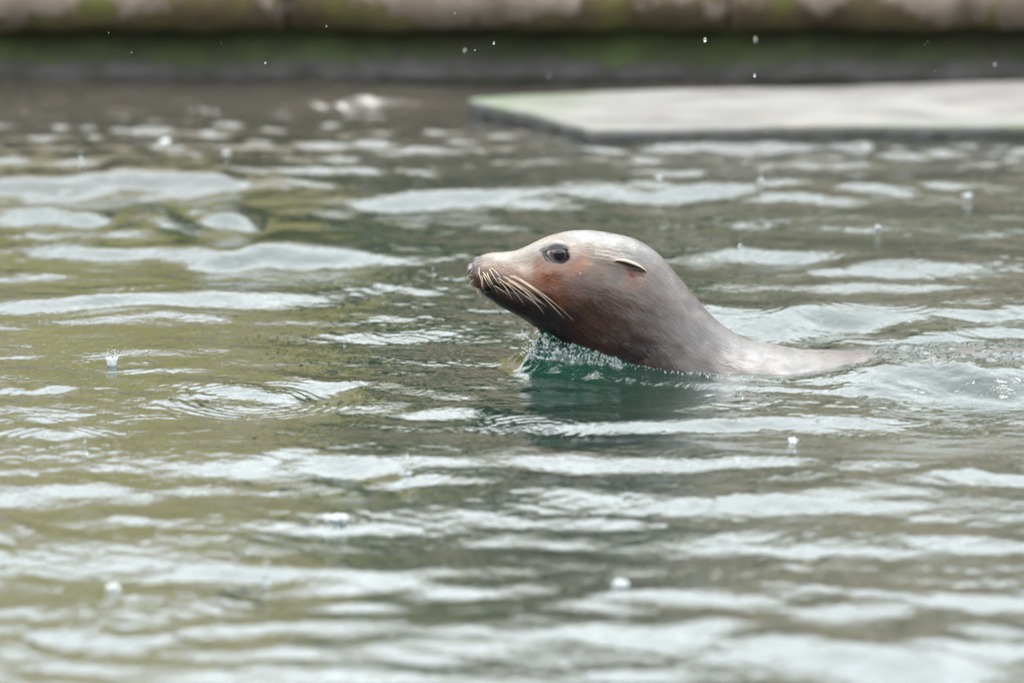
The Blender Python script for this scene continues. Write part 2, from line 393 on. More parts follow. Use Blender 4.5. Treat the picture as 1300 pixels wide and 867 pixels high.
# far side must be treated as a mirror of the near side
Vm = Vb.copy(); Vm[..., 1] = -np.abs(Vm[..., 1]); MX, MY = to_px(Vm)
sidew = np.clip(np.abs(Vb[..., 1]) / .012, 0, 1)
Nb = normals(Vb)
def gauss(x, y, cx, cy, rx, ry, rot=0.0):
    c, s_ = math.cos(rot), math.sin(rot); dx, dy = x - cx, y - cy
    u_, v_ = (dx*c + dy*s_) / rx, (-dx*s_ + dy*c) / ry
    return np.exp(-(u_*u_ + v_*v_))
def polydist(x, y, pts):
    best = np.full(x.shape, 1e9); along = np.zeros(x.shape); sgn = np.zeros(x.shape)
    acc = 0
    for (x0, y0), (x1, y1) in zip(pts[:-1], pts[1:]):
        dx, dy = x1 - x0, y1 - y0; L2 = dx*dx + dy*dy
        t_ = np.clip(((x - x0) * dx + (y - y0) * dy) / L2, 0, 1)
        ex, ey = x - (x0 + t_*dx), y - (y0 + t_*dy); d = np.hypot(ex, ey)
        s_ = np.sign(dx * (y - y0) - dy * (x - x0))
        m_ = d < best; best = np.where(m_, d, best); along = np.where(m_, acc + t_ * math.sqrt(L2), along); sgn = np.where(m_, s_, sgn)
        acc += math.sqrt(L2)
    return best, along / acc, sgn
Zm = lambda X, Y: (570 + X / 3.768, 270 + Y / 3.768)          # notes were taken on an enlarged view
mouth = [Zm(128, 362), Zm(160, 380), Zm(185, 372), Zm(220, 358), Zm(270, 362), Zm(330, 380), Zm(400, 405), Zm(470, 432)]
md, ma, ms = polydist(MX, MY, mouth)
disp = np.zeros(Vb.shape[:2])
disp += .0052 * gauss(MX, MY, 622, 350, 21, 15, .25) * sidew          # whisker pad
disp += .0030 * gauss(MX, MY, 640, 357, 16, 10, .35) * sidew
disp += .0026 * gauss(MX, MY, 706, 309, 22, 5.5, .1) * sidew          # brow
disp += .0024 * gauss(MX, MY, 706, 345, 20, 7, .15) * sidew           # under the eye
disp -= .0040 * gauss(MX, MY, 668, 335, 16, 14, .2) * sidew           # hollow before the eye
disp += .0040 * gauss(MX, MY, 735, 372, 34, 26) * sidew               # cheek
fade = np.clip((1 - ma) * 4, 0, 1) * np.clip(sidew + .3, 0, 1)
disp -= .0042 * np.exp(-(md / 2.0) ** 2) * fade
disp -= .0030 * np.exp(-(md / 11) ** 2) * (ms > 0) * np.clip((1 - ma) * 3, 0, 1)   # lower lip set back
disp += .0012 * np.exp(-((md - 5) / 4) ** 2) * (ms < 0) * fade
nost = [Zm(143, 212), Zm(120, 222), Zm(108, 240), Zm(107, 262)]
nd_, na_, _ = polydist(MX, MY, nost)
disp -= .0045 * np.exp(-(nd_ / 1.7) ** 2) * sidew
disp += .0012 * np.exp(-((nd_ - 4) / 2.2) ** 2) * sidew
ew = gauss(MX, MY, 707, 324.5, 15, 10, .15)
# the ear root swelling and hollow below it
disp += .0022 * gauss(MX, MY, 784, 334, 16, 5, .2) * sidew - .0030 * gauss(MX, MY, 806, 347, 12, 5, .3) * sidew
# fine unevenness: pad follicle rows, skin folds on the neck
fn = np.zeros_like(disp)
for k in range(26):
    th = rng.uniform(0, np.pi); wl = rng.uniform(14, 60); fn += np.sin(2*np.pi/wl * (MX*np.cos(th) + MY*np.sin(th)) + rng.uniform(0, 6.28)) / 5
disp += .00045 * fn
fold = np.sin((MX * .85 - MY * .35) / 4.2 + 1.3 * np.sin(MY / 23) + .8 * fn) * np.clip((MX - 830) / 60, 0, 1) * np.clip((960 - MX) / 60, 0, 1)
disp += .0005 * fold
pad = gauss(MX, MY, 628, 348, 24, 16, .2)
disp += .0005 * pad * np.sin(MX * 1.15 + MY * .3) * np.sin(MY * 1.2 - MX * .25) * sidew
Vb = Vb + Nb * disp[..., None]
for it in range(3):
    _, PYc = to_px(Vb); et = D[:, 1] - PYc[capn:capn + len(D)].min(1); eb_ = D[:, 3] - PYc[capn:capn + len(D)].max(1)
    et *= np.clip((420 - samp) / 60, 0, 1); eb_ *= np.clip((110 - samp) / 30, 0, 1)
    ker = np.exp(-np.linspace(-2, 2, 13) ** 2); ker /= ker.sum()
    et = np.convolve(np.pad(et, 6, 'edge'), ker, 'valid'); eb_ = np.convolve(np.pad(eb_, 6, 'edge'), ker, 'valid')
    et = np.concatenate([np.full(capn, et[0]), et, [et[-1]]])[:, None]; eb_ = np.concatenate([np.full(capn, eb_[0]), eb_, [eb_[-1]]])[:, None]
    tw = (1 + np.cos(ang))[None] / 2
    Vb[..., 2] -= (et * tw + eb_ * (1 - tw)) * .00100
# eye sockets
EYE = Zm(524, 203)
def lid_shape(scale, cx=706.5, cy=323.5, rx=17.5, ry=11.5):
    return lambda x, y: ((np.abs((x - cx) / (rx*scale)))**1.9 + (np.abs((y - cy - (x - cx) * .10) / (ry*scale)))**1.9)
q = lid_shape(.98)(MX, MY); hole = np.clip((1.0 - q) / .35, 0, 1); hole = hole*hole*(3 - 2*hole)
Vb = Vb - Nb * (.016 * hole * sidew)[..., None]
NbF = normals(Vb)
lion = tag(empty('sea_lion', (0, 0, 0)), 'brown and grey sea lion swimming with its whiskered head raised out of the water', 'sea lion')
faces = grid_faces(nr, nc, True)
Vall = np.concatenate([Vb.reshape(-1, 3), [Vb[0].mean(0), Vb[-1].mean(0)]], 0)
i0 = nr * nc; tri = []
for j in range(nc):
    j2 = (j + 1) % nc
    tri.append((i0, j2, j, j)); tri.append((i0 + 1, (nr-1)*nc + j, (nr-1)*nc + j2, (nr-1)*nc + j2))
bmf = [tuple(f) for f in faces.tolist()] + [(a, b, c) for a, b, c, d in tri]
me = bpy.data.meshes.new('body'); me.from_pydata(Vall.tolist(), [], bmf); me.update()
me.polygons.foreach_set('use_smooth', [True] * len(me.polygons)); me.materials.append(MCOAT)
body = bpy.data.objects.new('body', me); COL.objects.link(body); body.parent = lion
# coat pigment
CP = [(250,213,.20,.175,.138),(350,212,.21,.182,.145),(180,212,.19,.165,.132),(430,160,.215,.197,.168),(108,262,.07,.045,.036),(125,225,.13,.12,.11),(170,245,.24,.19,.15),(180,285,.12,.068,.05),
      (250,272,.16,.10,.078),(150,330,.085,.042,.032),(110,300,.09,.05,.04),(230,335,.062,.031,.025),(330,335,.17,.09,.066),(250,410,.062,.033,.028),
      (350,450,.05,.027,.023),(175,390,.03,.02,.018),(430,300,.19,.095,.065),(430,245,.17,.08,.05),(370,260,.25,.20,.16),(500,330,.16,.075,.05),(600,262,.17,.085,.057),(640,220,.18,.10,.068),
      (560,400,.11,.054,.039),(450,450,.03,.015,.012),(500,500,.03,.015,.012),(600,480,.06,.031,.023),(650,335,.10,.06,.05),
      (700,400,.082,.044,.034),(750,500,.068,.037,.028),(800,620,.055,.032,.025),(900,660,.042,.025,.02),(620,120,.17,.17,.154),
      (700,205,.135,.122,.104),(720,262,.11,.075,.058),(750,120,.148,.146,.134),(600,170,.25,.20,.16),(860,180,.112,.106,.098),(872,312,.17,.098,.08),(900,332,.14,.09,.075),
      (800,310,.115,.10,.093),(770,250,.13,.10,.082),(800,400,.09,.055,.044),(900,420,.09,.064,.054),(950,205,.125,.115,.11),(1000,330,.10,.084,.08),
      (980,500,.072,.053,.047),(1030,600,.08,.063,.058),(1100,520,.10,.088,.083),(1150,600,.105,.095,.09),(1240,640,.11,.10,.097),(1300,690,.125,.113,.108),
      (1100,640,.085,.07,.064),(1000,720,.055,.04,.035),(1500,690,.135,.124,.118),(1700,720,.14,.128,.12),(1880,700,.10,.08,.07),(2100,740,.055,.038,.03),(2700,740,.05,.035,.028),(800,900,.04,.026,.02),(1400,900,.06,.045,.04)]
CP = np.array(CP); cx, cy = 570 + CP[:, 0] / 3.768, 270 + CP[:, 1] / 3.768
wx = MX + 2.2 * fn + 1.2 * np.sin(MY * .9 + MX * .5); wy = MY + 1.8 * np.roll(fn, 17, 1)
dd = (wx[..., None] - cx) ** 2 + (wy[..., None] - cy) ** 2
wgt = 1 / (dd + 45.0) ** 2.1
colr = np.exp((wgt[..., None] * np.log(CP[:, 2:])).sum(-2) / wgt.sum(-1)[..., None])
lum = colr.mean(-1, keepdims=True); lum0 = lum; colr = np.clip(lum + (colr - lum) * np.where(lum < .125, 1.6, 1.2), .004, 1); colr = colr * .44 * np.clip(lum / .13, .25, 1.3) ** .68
crown = np.clip((MY < 292).astype(float), 0, 1)
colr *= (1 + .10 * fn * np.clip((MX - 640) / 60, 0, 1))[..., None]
eb = gauss(MX, MY, 706, 324, 18, 12, .1)[..., None]; colr = colr * (1 - eb) + np.array([.05, .042, .042]) * eb
lip = (np.exp(-(md / 2.6) ** 2) * np.clip((1 - ma) * 4, 0, 1))[..., None]; pad_shade = (np.exp(-(md / 6.5) ** 2) * (ms > 0) * np.clip((1 - ma) * 3, 0, 1) * np.clip(ma * 8, 0, 1))[..., None] * .4; colr = colr * (1 - pad_shade) + np.array([.012, .008, .007]) * pad_shade  # shade under the whisker pad put into the coat colour
colr = colr * (1 - .8 * lip) + np.array([.012, .009, .009]) * .8 * lip
nl = (np.clip((605 - MX) / 5, 0, 1) * np.clip((346 - MY) / 6, 0, 1) * .7)[..., None]; colr = colr * (1 - nl) + np.array([.05, .045, .046]) * nl
ns = (np.exp(-(nd_ / 1.9) ** 2) * .95)[..., None]; colr = colr * (1 - ns) + np.array([.01, .009, .01]) * ns
pits = (np.clip(np.sin(MX * 1.15 + MY * .3) * np.sin(MY * 1.2 - MX * .25), 0, 1) ** 2 * pad)[..., None]; colr *= 1 - .45 * pits
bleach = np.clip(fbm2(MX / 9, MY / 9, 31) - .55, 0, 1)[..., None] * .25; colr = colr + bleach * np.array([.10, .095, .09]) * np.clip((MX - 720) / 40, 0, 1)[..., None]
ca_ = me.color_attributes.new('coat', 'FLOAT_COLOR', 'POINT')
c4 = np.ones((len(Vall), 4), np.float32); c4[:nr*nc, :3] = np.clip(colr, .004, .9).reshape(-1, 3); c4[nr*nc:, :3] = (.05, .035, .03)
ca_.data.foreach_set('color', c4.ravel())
fl = np.zeros((len(Vall), 3), np.float32)
fl[:nr*nc, 0] = np.repeat(arcs / 11.0, nc); circ = hw.mean()
fl[:nr*nc, 1] = (np.cos(ang)[None] * np.interp(arcs, samp, np.linalg.norm(hv, axis=1))[:, None] / .0024).ravel()
fl[:nr*nc, 2] = (np.sin(ang)[None] * np.interp(arcs, samp, hw)[:, None] / .0024).ravel()
fa = me.attributes.new('flow', 'FLOAT_VECTOR', 'POINT'); fa.data.foreach_set('vector', fl.ravel())

near = Vb[..., 1] < -.002
nV = Vb[near]; nPX, nPY = PXb[near], PYb[near]
NXn = NbF[near]
hole_n = hole[near]
PXn, PYn = to_px(nV)
def skin(px, py, clear=False):
    d = (PXn - px) ** 2 + (PYn - py) ** 2
    if clear: d = d + (hole_n > .02) * 1e4
    k = np.argsort(d)[:6]; w_ = 1 / (d[k] + .05)
    y = (nV[k, 1] * w_).sum() / w_.sum(); nn = (NXn[k] * w_[:, None]).sum(0); return at_y(px, py, y), nn / np.linalg.norm(nn)
def both(name, V, F, mat, parent, layer=None, colors=None, sub=None):
    out = []
    for sgn in (1, -1):
        VV = np.array(V, float).copy(); FF = np.array(F)
        if sgn < 0: VV[:, 1] *= -1; FF = FF[:, ::-1]
        o = link_mesh(name, VV, FF, mat, parent if not isinstance(parent, list) else parent[len(out)])
        if layer:
            c = np.ones((len(VV), 4), np.float32); c[:, :3] = colors
            o.data.color_attributes.new(layer, 'FLOAT_COLOR', 'POINT').data.foreach_set('color', c.ravel())
        out.append(o)
    return out
# eyes: sclera globe, iris cap as sub-part, lids
RE = .0165
p_l, n_l = skin(685, 319, True); p_r, n_r = skin(727, 325, True); p_t, _ = skin(707, 309, True); p_b, _ = skin(708, 339, True)
ysk = (p_l[1] + p_r[1] + p_t[1] + p_b[1]) / 4
E0 = at_y(709.5, 324.2, ysk); ec = E0 + np.array([0, RE - .0042, 0]); 
def sphere_cap(c, r, axis, amax, nu=20, nv=40):
    axis = axis / np.linalg.norm(axis); t1 = np.cross(axis, [0, 0, 1]); t1 /= np.linalg.norm(t1); t2 = np.cross(axis, t1)
    V = []
    for i in range(nu):
        a = amax * i / (nu - 1)
        for j in range(nv):
            b = 2*np.pi * j / nv
            V.append(c + r * (math.cos(a) * axis + math.sin(a) * (math.cos(b) * t1 + math.sin(b) * t2)))
    return np.array(V), grid_faces(nu, nv, True)
M = NM('eye_white'); M.set(Roughness=.08, Coat_Weight=.2, Coat_Roughness=.03); M.l(M.ramp(M.noise(M.coords(), 300, 3), [(.35, (.20, .12, .07)), (.65, (.24, .19, .15))]), M.b.inputs['Base Color']); MSCL = M.m
M = NM('dark_iris'); M.set(Roughness=.12, Coat_Weight=0.25, Coat_Roughness=.04, Specular_IOR_Level=.4); M.l(M.ramp(M.noise(M.coords(), 260, 4), [(.3, (.030, .021, .021)), (.7, (.058, .042, .041))]), M.b.inputs['Base Color']); MIRI = M.m
V, F = sphere_cap(ec, RE, np.array([0, -1, 0.0]), 2.2, 30, 48); eyes = both('eye', V, F, MSCL, lion)
ax = np.array([.015, -1, .05])
V, F = sphere_cap(ec, RE + .0003, ax, R(44), 16, 40); both('iris', V, F, MIRI, eyes)
V, F = sphere_cap(ec, RE + .00045, ax, R(24), 8, 32); both('pupil', V, F, m_simple('pupil_black', (.006, .005, .006), .1, Specular_IOR_Level=.3), eyes)
def spline_closed(P, n):
    P = np.array(P, float); m = len(P); t = np.linspace(0, m, n, endpoint=False); i = np.floor(t).astype(int); f = (t - i)[:, None]
    p0, p1, p2, p3 = P[(i-1) % m], P[i % m], P[(i+1) % m], P[(i+2) % m]
    return .5 * ((2*p1) + (-p0 + p2)*f + (2*p0 - 5*p1 + 4*p2 - p3)*f**2 + (-p0 + 3*p1 - 3*p2 + p3)*f**3)
e8 = lambda X, Y: (660 + X / 13, 290 + Y / 13)
inner = spline_closed([e8(425,392), e8(520,350), e8(645,330), e8(755,360), e8(808,432), e8(770,500), e8(685,545), e8(590,518), e8(510,458)], 72)
outer = spline_closed([e8(300,352), e8(440,275), e8(630,222), e8(800,290), e8(880,420), e8(830,560), e8(660,650), e8(500,585), e8(390,470)], 72)
rows = []; cols = []
for t_ in np.linspace(0, 1, 12):
    row = []
    for a_, b_ in zip(outer, inner):
        p = a_ + (b_ - a_) * t_
        po, no = skin(a_[0], a_[1], True)
        yo = po[1] + .0012
        pin = at_y(b_[0], b_[1], ec[1]); r2 = (pin[0] - ec[0])**2 + (pin[2] - ec[2])**2
        yi = ec[1] - math.sqrt(max(RE**2 - r2, (RE * .35) ** 2)) - .0004
        yy = yo + (yi - yo) * (t_ ** 1.15)
        bul = math.sin(math.pi * min(1, t_ * 1.02)) ** .8
        upper = 1.0 if p[1] < 324 else .75
        yy -= (.0026 * upper) * bul
        yy += .0017 * math.exp(-((t_ - .42) / .10) ** 2) * upper       # fold
        pw = at_y(p[0], p[1], yy); g2 = RE**2 - (pw[0] - ec[0])**2 - (pw[2] - ec[2])**2
        if g2 > 0: yy = min(yy, ec[1] - math.sqrt(g2) - .0005 - .0012 * bul)
        row.append(at_y(p[0], p[1], yy))
        k = .5 + .5 * math.sin(t_ * 9)
        base = np.array([.027, .0255, .029]) * (1.1 - .75 * t_ ** 3) * (.8 + .3 * k)
        fz = .34 if p[1] < 324 else .5
        if t_ < fz: base = base * (t_ / fz) + np.array([.085, .06, .05] if p[1] > 324 else [.12, .105, .092]) * (1 - t_ / fz)
        cols.append(base)
    rows.append(row)
rows = np.array(rows)
both('eyelid', rows.reshape(-1, 3), grid_faces(12, 72, True), m_attr('eyelid_skin', 'skin', .5, .04), lion, 'skin', np.array(cols))
# ears: small furled flaps
e4 = lambda X, Y: (760 + X / 14.44, 310 + Y / 14.44)
path = [e4(285, 318), e4(355, 330), e4(450, 355), e4(560, 385), e4(670, 415), e4(770, 445), e4(850, 480), e4(885, 505)]
rad = [1.6, 4.0, 6.2, 7.0, 6.4, 4.8, 2.7, .7]; off = [0.5, .6, 1.6, 4.0, 6.5, 8.4, 9.4, 9.8]
nseg, nring = 48, 26
pp = np.array([(a, b, r_, o_) for (a, b), r_, o_ in zip(path, rad, off)], float)
pq = catmull(pp, np.linspace(0, len(pp) - 1, nseg))
V = []; cols = []
for a_, b_, r_, o_ in pq:
    base, nn = skin(a_, b_); c = base + np.array([0, -1, 0]) * (o_ / 1000.0)
    r_ = max(r_, .4) / 1000
    for j in range(nring):
        half = nring // 2
        if j < half: th = R(32) + (R(193)) * j / (half - 1); rr = r_; tone = np.array([.20, .165, .125])
        else: th = R(225) - (R(193)) * (j - half) / (nring - half - 1); rr = r_ * .72; tone = np.array([.035, .026, .022])
        V.append(c + np.array([0, -math.cos(th) * rr * .85, math.sin(th) * rr])); 
        if j < half and th > R(170): tone = np.array([.16, .10, .075])
        cols.append(tone)
both('ear', V, grid_faces(nseg, nring, True), m_attr('ear_skin', 'skin', .5, .1), lion, 'skin', np.array(cols))
# whiskers
WK = [((303,298),(440,385),(600,518),14),((311,302),(430,395),(556,500),12),((330,318),(400,365),(480,420),9),((290,300),(420,385),(545,495),13),((255,303),(360,375),(466,472),14),((300,325),(380,380),(445,430),10),
      ((262,326),(350,395),(442,458),12),((280,322),(370,382),(462,452),11),((226,310),(300,370),(362,440),13),((236,326),(275,370),(305,406),10),((190,264),(222,318),(262,362),10),((215,350),(255,372),(292,402),9),((180,284),(200,335),(236,376),11),
      ((160,282),(185,325),(216,366),10),((165,298),(180,330),(200,372),8),((145,262),(148,300),(166,362),9),((138,284),(150,320),(162,352),8),((265,244),(296,246),(322,272),5),((152,300),(160,330),(172,350),7),
      ((112,275),(98,292),(90,318),5),((106,265),(88,282),(82,308),6),((112,300),(96,312),(88,330),5),((118,320),(104,345),(112,372),5),((130,350),(140,390),(158,412),5),((148,372),(150,400),(158,416),3),((200,262),(232,300),(250,330),8)]
for (r0, r1, r2, out) in WK:
    A0, n0 = skin(*Zm(*r0)); A0 = A0 + n0 * -.001
    yb = A0[1]; m1 = at_y(*Zm(*r1), min(skin(*Zm(*r1))[0][1], yb) - out * .0008); m2 = at_y(*Zm(*r2), min(skin(*Zm(*r2))[0][1], yb) - out * .0011)
    m2 = m2 + np.array([random.gauss(0, .0016), 0, random.gauss(-.0008, .0016)]); m1 = m1 + np.array([random.gauss(0, .0008), 0, random.gauss(.001, .0008)])
    ctrl = 2 * m1 - .5 * (A0 + m2); V = []; ns_, nk = 14, 6
    for i in range(ns_ + 1):
        t_ = i / ns_; c = (1-t_)**2 * A0 + 2*t_*(1-t_) * ctrl + t_*t_ * m2; d = 2*(1-t_)*(ctrl - A0) + 2*t_*(m2 - ctrl); d /= np.linalg.norm(d)
        s1 = np.cross(d, [0, 1, 0]); s1 /= np.linalg.norm(s1); s2 = np.cross(d, s1); rr = (.00056 if out > 6 else .00036) * (1 - .9 * t_)
        for j in range(nk): V.append(c + rr * (math.cos(j*math.pi*2/nk) * s1 + math.sin(j*math.pi*2/nk) * s2))
    both('whisker', V, grid_faces(ns_ + 1, nk, True), MWHISK, lion)

# ------------------------------------------------------------------ water
def axis(parts):
    out = [np.array([parts[0][0]])]
    for a, b, st in parts:
        n = max(1, int(round((b - a) / st))); out.append(np.linspace(a, b, n + 1)[1:])
    return np.concatenate(out)
def stretch(a, b, s0, k):            # growing steps from a out to b
    out = [a]; s_ = s0; d = 1 if b > a else -1
    while (b - out[-1]) * d > s_: s_ *= k; out.append(out[-1] + d * s_)
    out[-1] = b; return np.array(out)
xs = axis([(-.98, .98, .0027)]); xs = np.concatenate([stretch(-.98, PX0, .003, 1.05)[::-1][:-1], xs, stretch(.98, PX1, .003, 1.05)[1:]])
ys = axis([(-2.3, -.75, .0085), (-.75, .95, .0042), (.95, Y_WALL + .02, .0085)]); ys = np.concatenate([stretch(-2.3, PY0, .009, 1.05)[::-1][:-1], ys])
X, Y = np.meshgrid(xs, ys, indexing='ij'); X = X.astype(np.float32); Y = Y.astype(np.float32)
H = np.zeros_like(X)
hx_ = lambda px: (px - 650) / 1000.0 * .997
def wave_set(n, l0, l1, rms, spread, seed, shorten=True):
    r = np.random.default_rng(seed); out = np.zeros_like(X)
    lam = np.exp(r.uniform(np.log(l0), np.log(l1), n)); th = r.normal(0, spread, n); ph = r.uniform(0, 2*np.pi, n)
    for l_, t_, p_ in zip(lam, th, ph):
        k = 2*np.pi / l_; a = rms * math.sqrt(2 / n) / k
        out += (a * np.sin(k * (X * math.sin(t_) + Y * math.cos(t_)) + p_)).astype(np.float32)
    return out
far = np.clip((Y - 1.2) / 1.3, 0, 1); far = far * far * (3 - 2 * far); near_ = np.clip((-Y - .5) / 1.2, 0, 1)
H += wave_set(34, .18, .80, .041, .40, 1) * (1 + .5 * far - .25 * near_)
H += wave_set(40, .06, .16, .032, .50, 2) * (1 + 1.8 * far - .2 * near_)
H += wave_set(30, .03, .09, .085, .8, 6) * far
env = np.clip(.55 + .8 * wave_set(14, .25, .9, 1.0, 1.2, 4) / .09, 0, 1.6)
H += wave_set(34, .016, .05, .030, .85, 3) * (env + .6 * near_)
def packet(x0, y0, x1, y1, th, slope):
    slope *= 1.9 if y0 < 150 else 1.2 if y0 < 405 else (1.0 if y0 < 560 else .72)
    A = at_z(x0, y0); B = at_z(x1, y1); c = (A + B) / 2; L = np.linalg.norm(B - A) / 2
    mx, my = (x0 + x1) / 2, (y0 + y1) / 2
    w = abs(at_z(mx, my - th)[1] - at_z(mx, my + th)[1]) / 2
    u_ = (B - A) / (2 * L); m_ = (np.abs(X - c[0]) < L * 1.7 + w) & (np.abs(Y - c[1]) < L * abs(u_[1]) * 1.6 + w * 4.5)
    dx, dy = X[m_] - c[0], Y[m_] - c[1]; a = dx * u_[0] + dy * u_[1]; b = -dx * u_[1] + dy * u_[0]
    ph = (x0 * .37 + y0 * .11)
    wl = w * (1 + .35 * np.sin(a / L * 3.1 + ph)); b = b + w * .35 * np.sin(a / L * 4.3 + ph * 2) 
    v = b / wl
    H[m_] += (slope * w * v * np.exp(-.5 * v * v) * np.exp(-(a / (L * 1.05)) ** 4)).astype(np.float32)
PK = [(350,136,590,124,6,.13),(400,120,470,118,4,.13),(0,118,25,118,4,.14),(34,118,56,118,4,.12),(88,118,112,118,4,.14),(236,138,278,138,4,.14),(0,140,70,140,4,.11),(130,170,330,168,5,.07),(300,178,400,176,4,.07),
      (-60,240,215,236,10,.15),(160,236,330,228,9,.15),(-60,284,160,278,11,.20),(195,285,340,278,12,.17),(-40,304,240,296,9,.14),(0,320,240,320,7,.10),
      (380,262,880,254,11,.13),(380,286,600,288,5,.11),(520,294,700,290,5,.09),(240,328,440,325,8,.13),(820,214,940,210,6,.10),(665,223,735,221,4,.09),(930,242,1220,240,5,.11),(1060,184,1130,184,4,.13),(980,206,1060,205,4,.09),
      (860,332,1070,326,9,.12),(930,350,1300,342,9,.11),(900,372,1340,362,7,.12),(910,312,1010,312,4,.08),(0,396,440,376,7,.16),(430,372,545,366,5,.10),(40,366,210,364,4,.08),
      (890,416,1120,404,13,.16),(1080,432,1310,416,8,.16),(1060,404,1340,394,6,.10),(1100,496,1330,492,12,.17),(0,498,100,496,5,.12),(230,512,420,498,11,.10),(340,492,500,488,6,.11),(130,472,280,468,4,.10),(0,452,60,450,3,.07),
      (0,552,165,546,8,.12),(600,538,1190,536,8,.12),(300,590,500,582,10,.12),(480,612,660,606,8,.12),(660,592,980,586,14,.10),(-30,632,220,624,10,.12),(600,646,1200,636,14,.11),(1180,608,1245,606,5,.12),(-30,682,45,680,8,.14),
      (210,716,470,746,13,.16),(560,690,1000,688,10,.10),(900,698,1330,692,10,.10),(760,766,1060,752,11,.14),(1050,778,1330,762,11,.09),(40,812,220,820,12,.12),(270,802,480,798,8,.10),(470,744,760,758,12,.09),
      (600,812,1000,800,16,.10),(980,852,1330,820,26,.15),(-60,846,100,838,14,.12),(620,856,900,850,14,.09),(60,668,200,664,9,.08),(640,664,900,668,8,.08),(1000,718,1300,724,8,.08)]
for p in PK: packet(*p)
def ring(px, py, rad, amp=.16, lam=.016, width=None, c=None):
    if c is None: c = at_z(px, py)
    wd = width or rad * .38
    m_ = (np.abs(X - c[0]) < rad + 2.5 * wd) & (np.abs(Y - c[1]) < rad + 2.5 * wd); r_ = np.hypot(X[m_] - c[0], Y[m_] - c[1])
    H[m_] += (amp * lam / 6.283 * np.cos(6.283 * (r_ - rad) / lam) * np.exp(-((r_ - rad) / wd) ** 2)).astype(np.float32)
for (px, py, rd) in [(517,430,.03),(940,396,.055),(1035,418,.04),(75,556,.07),(320,508,.09),(142,462,.05),(1110,388,.07),(230,366,.06),(941,506,.045),(680,540,.06),(850,640,.05),(990,327,.05),(550,352,.025),(1120,330,.07),(760,606,.06),(430,662,.03)]:
    ring(px, py, rd)
for (px, py) in [(427,660),(550,350),(210,182),(102,208),(287,196),(517,600),(338,738),(145,750),(1007,562),(966,230),(1226,250),(940,312),(785,745),(108,575),(1115,290),(437,440),(835,228)]:
    ring(px, py, .022, .13, .013); ring(px, py, .05, .08, .018)
for k in range(260):
    c = (rng.uniform(-1.1, 1.1), rng.uniform(-2.2, 2.7)); rd = rng.uniform(.012, .075)
    ring(0, 0, rd, rng.uniform(.05, .15) * (.02 / max(rd, .02)) ** .3, rng.uniform(.009, .02), None, c)
# water pushed up by the animal; the waves flatten against its flanks
H *= (1 - .8 * np.exp(-((X - hx_(870)) / .19) ** 6 - ((Y + .03) / .16) ** 4)).astype(np.float32)
H *= (1 - .85 * np.exp(-((X - hx_(1210)) / .20) ** 6 - ((Y + .01) / .085) ** 4)).astype(np.float32)
hx = lambda px: (px - 650) / 1000.0 * .997
prof = np.interp(X, [hx(p) for p in (600, 690, 740, 790, 850, 900, 1000, 1060, 1120, 1200, 1300, 1500)], [.050, .050, .036, .016, .007, .003, 0, .004, .0145, .0175, .0175, 0])
prof = prof * np.where(X < hx(692), np.exp(-np.abs((X - hx(692)) / .031) ** 2.1), 1)
chord = np.interp(X, [hx(640), hx(690), hx(740), hx(790), hx(850), hx(900), hx(1000), hx(1100), hx(1300)], [.012, .026, .050, .075, .085, .095, .11, .05, .04])
out = np.maximum(np.abs(Y) - chord, 0); wid = np.interp(X, [hx(640), hx(700), hx(800), hx(900), hx(1000), hx(1100)], [.060, .060, .045, .03, .05, .09])
bow = prof * np.exp(-(out / wid) ** 1.9)
lump = wave_set(30, .014, .05, .30, 1.5, 12) * np.clip(prof / .03, 0, 1) * np.exp(-(out / .075) ** 4)
H += (bow + lump - .006 * np.exp(-((X - hx(770)) / .13) ** 2 - ((Y + .20) / .05) ** 2)).astype(np.float32)
AER = np.clip(np.exp(-((X - hx(722)) / .075) ** 4 - ((Y + .05) / .085) ** 4) * .9 * np.clip(prof / .012, 0, 1) + .12 * np.exp(-((X - hx(720)) / .13) ** 2 - ((Y + .2) / .12) ** 2), 0, 1).astype(np.float32)
calm = np.exp(-((X - hx(780)) / .15) ** 4 - ((Y + .12) / .10) ** 4)
chop = wave_set(70, .010, .036, .21, 1.0, 9); ch = np.exp(-((X - hx(1230)) / .19) ** 4 - ((Y + .005) / .105) ** 4) + .25 * np.exp(-((X - hx(800)) / .14) ** 4 - ((Y + .10 - (X - hx(700)) * -.35) / .035) ** 2)
chop = chop + wave_set(40, .03, .075, .17, .9, 19)
H += (chop * ch * .8).astype(np.float32)
wakev = np.abs(Y + .10) - (X - hx(690)) * .30
H += (.0022 * np.cos(wakev / .0105) * np.exp(-(wakev / .05) ** 2) * np.clip((X - hx(670)) / .05, 0, 1) * np.exp(-np.clip(X - hx(750), 0, 9) / .22)).astype(np.float32)
V = np.stack([X, Y, H], -1).reshape(-1, 3)
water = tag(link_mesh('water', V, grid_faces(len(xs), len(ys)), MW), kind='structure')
water.data.attributes.new('aeration', 'FLOAT', 'POINT').data.foreach_set('value', AER.ravel())
water.data.attributes.new('churn', 'FLOAT', 'POINT').data.foreach_set('value', np.clip(ch, 0, 1).astype(np.float32).ravel())
def water_z(x, y):
    i = np.clip(np.searchsorted(xs, x), 0, len(xs) - 1); j = np.clip(np.searchsorted(ys, y), 0, len(ys) - 1); return float(H[i, j])

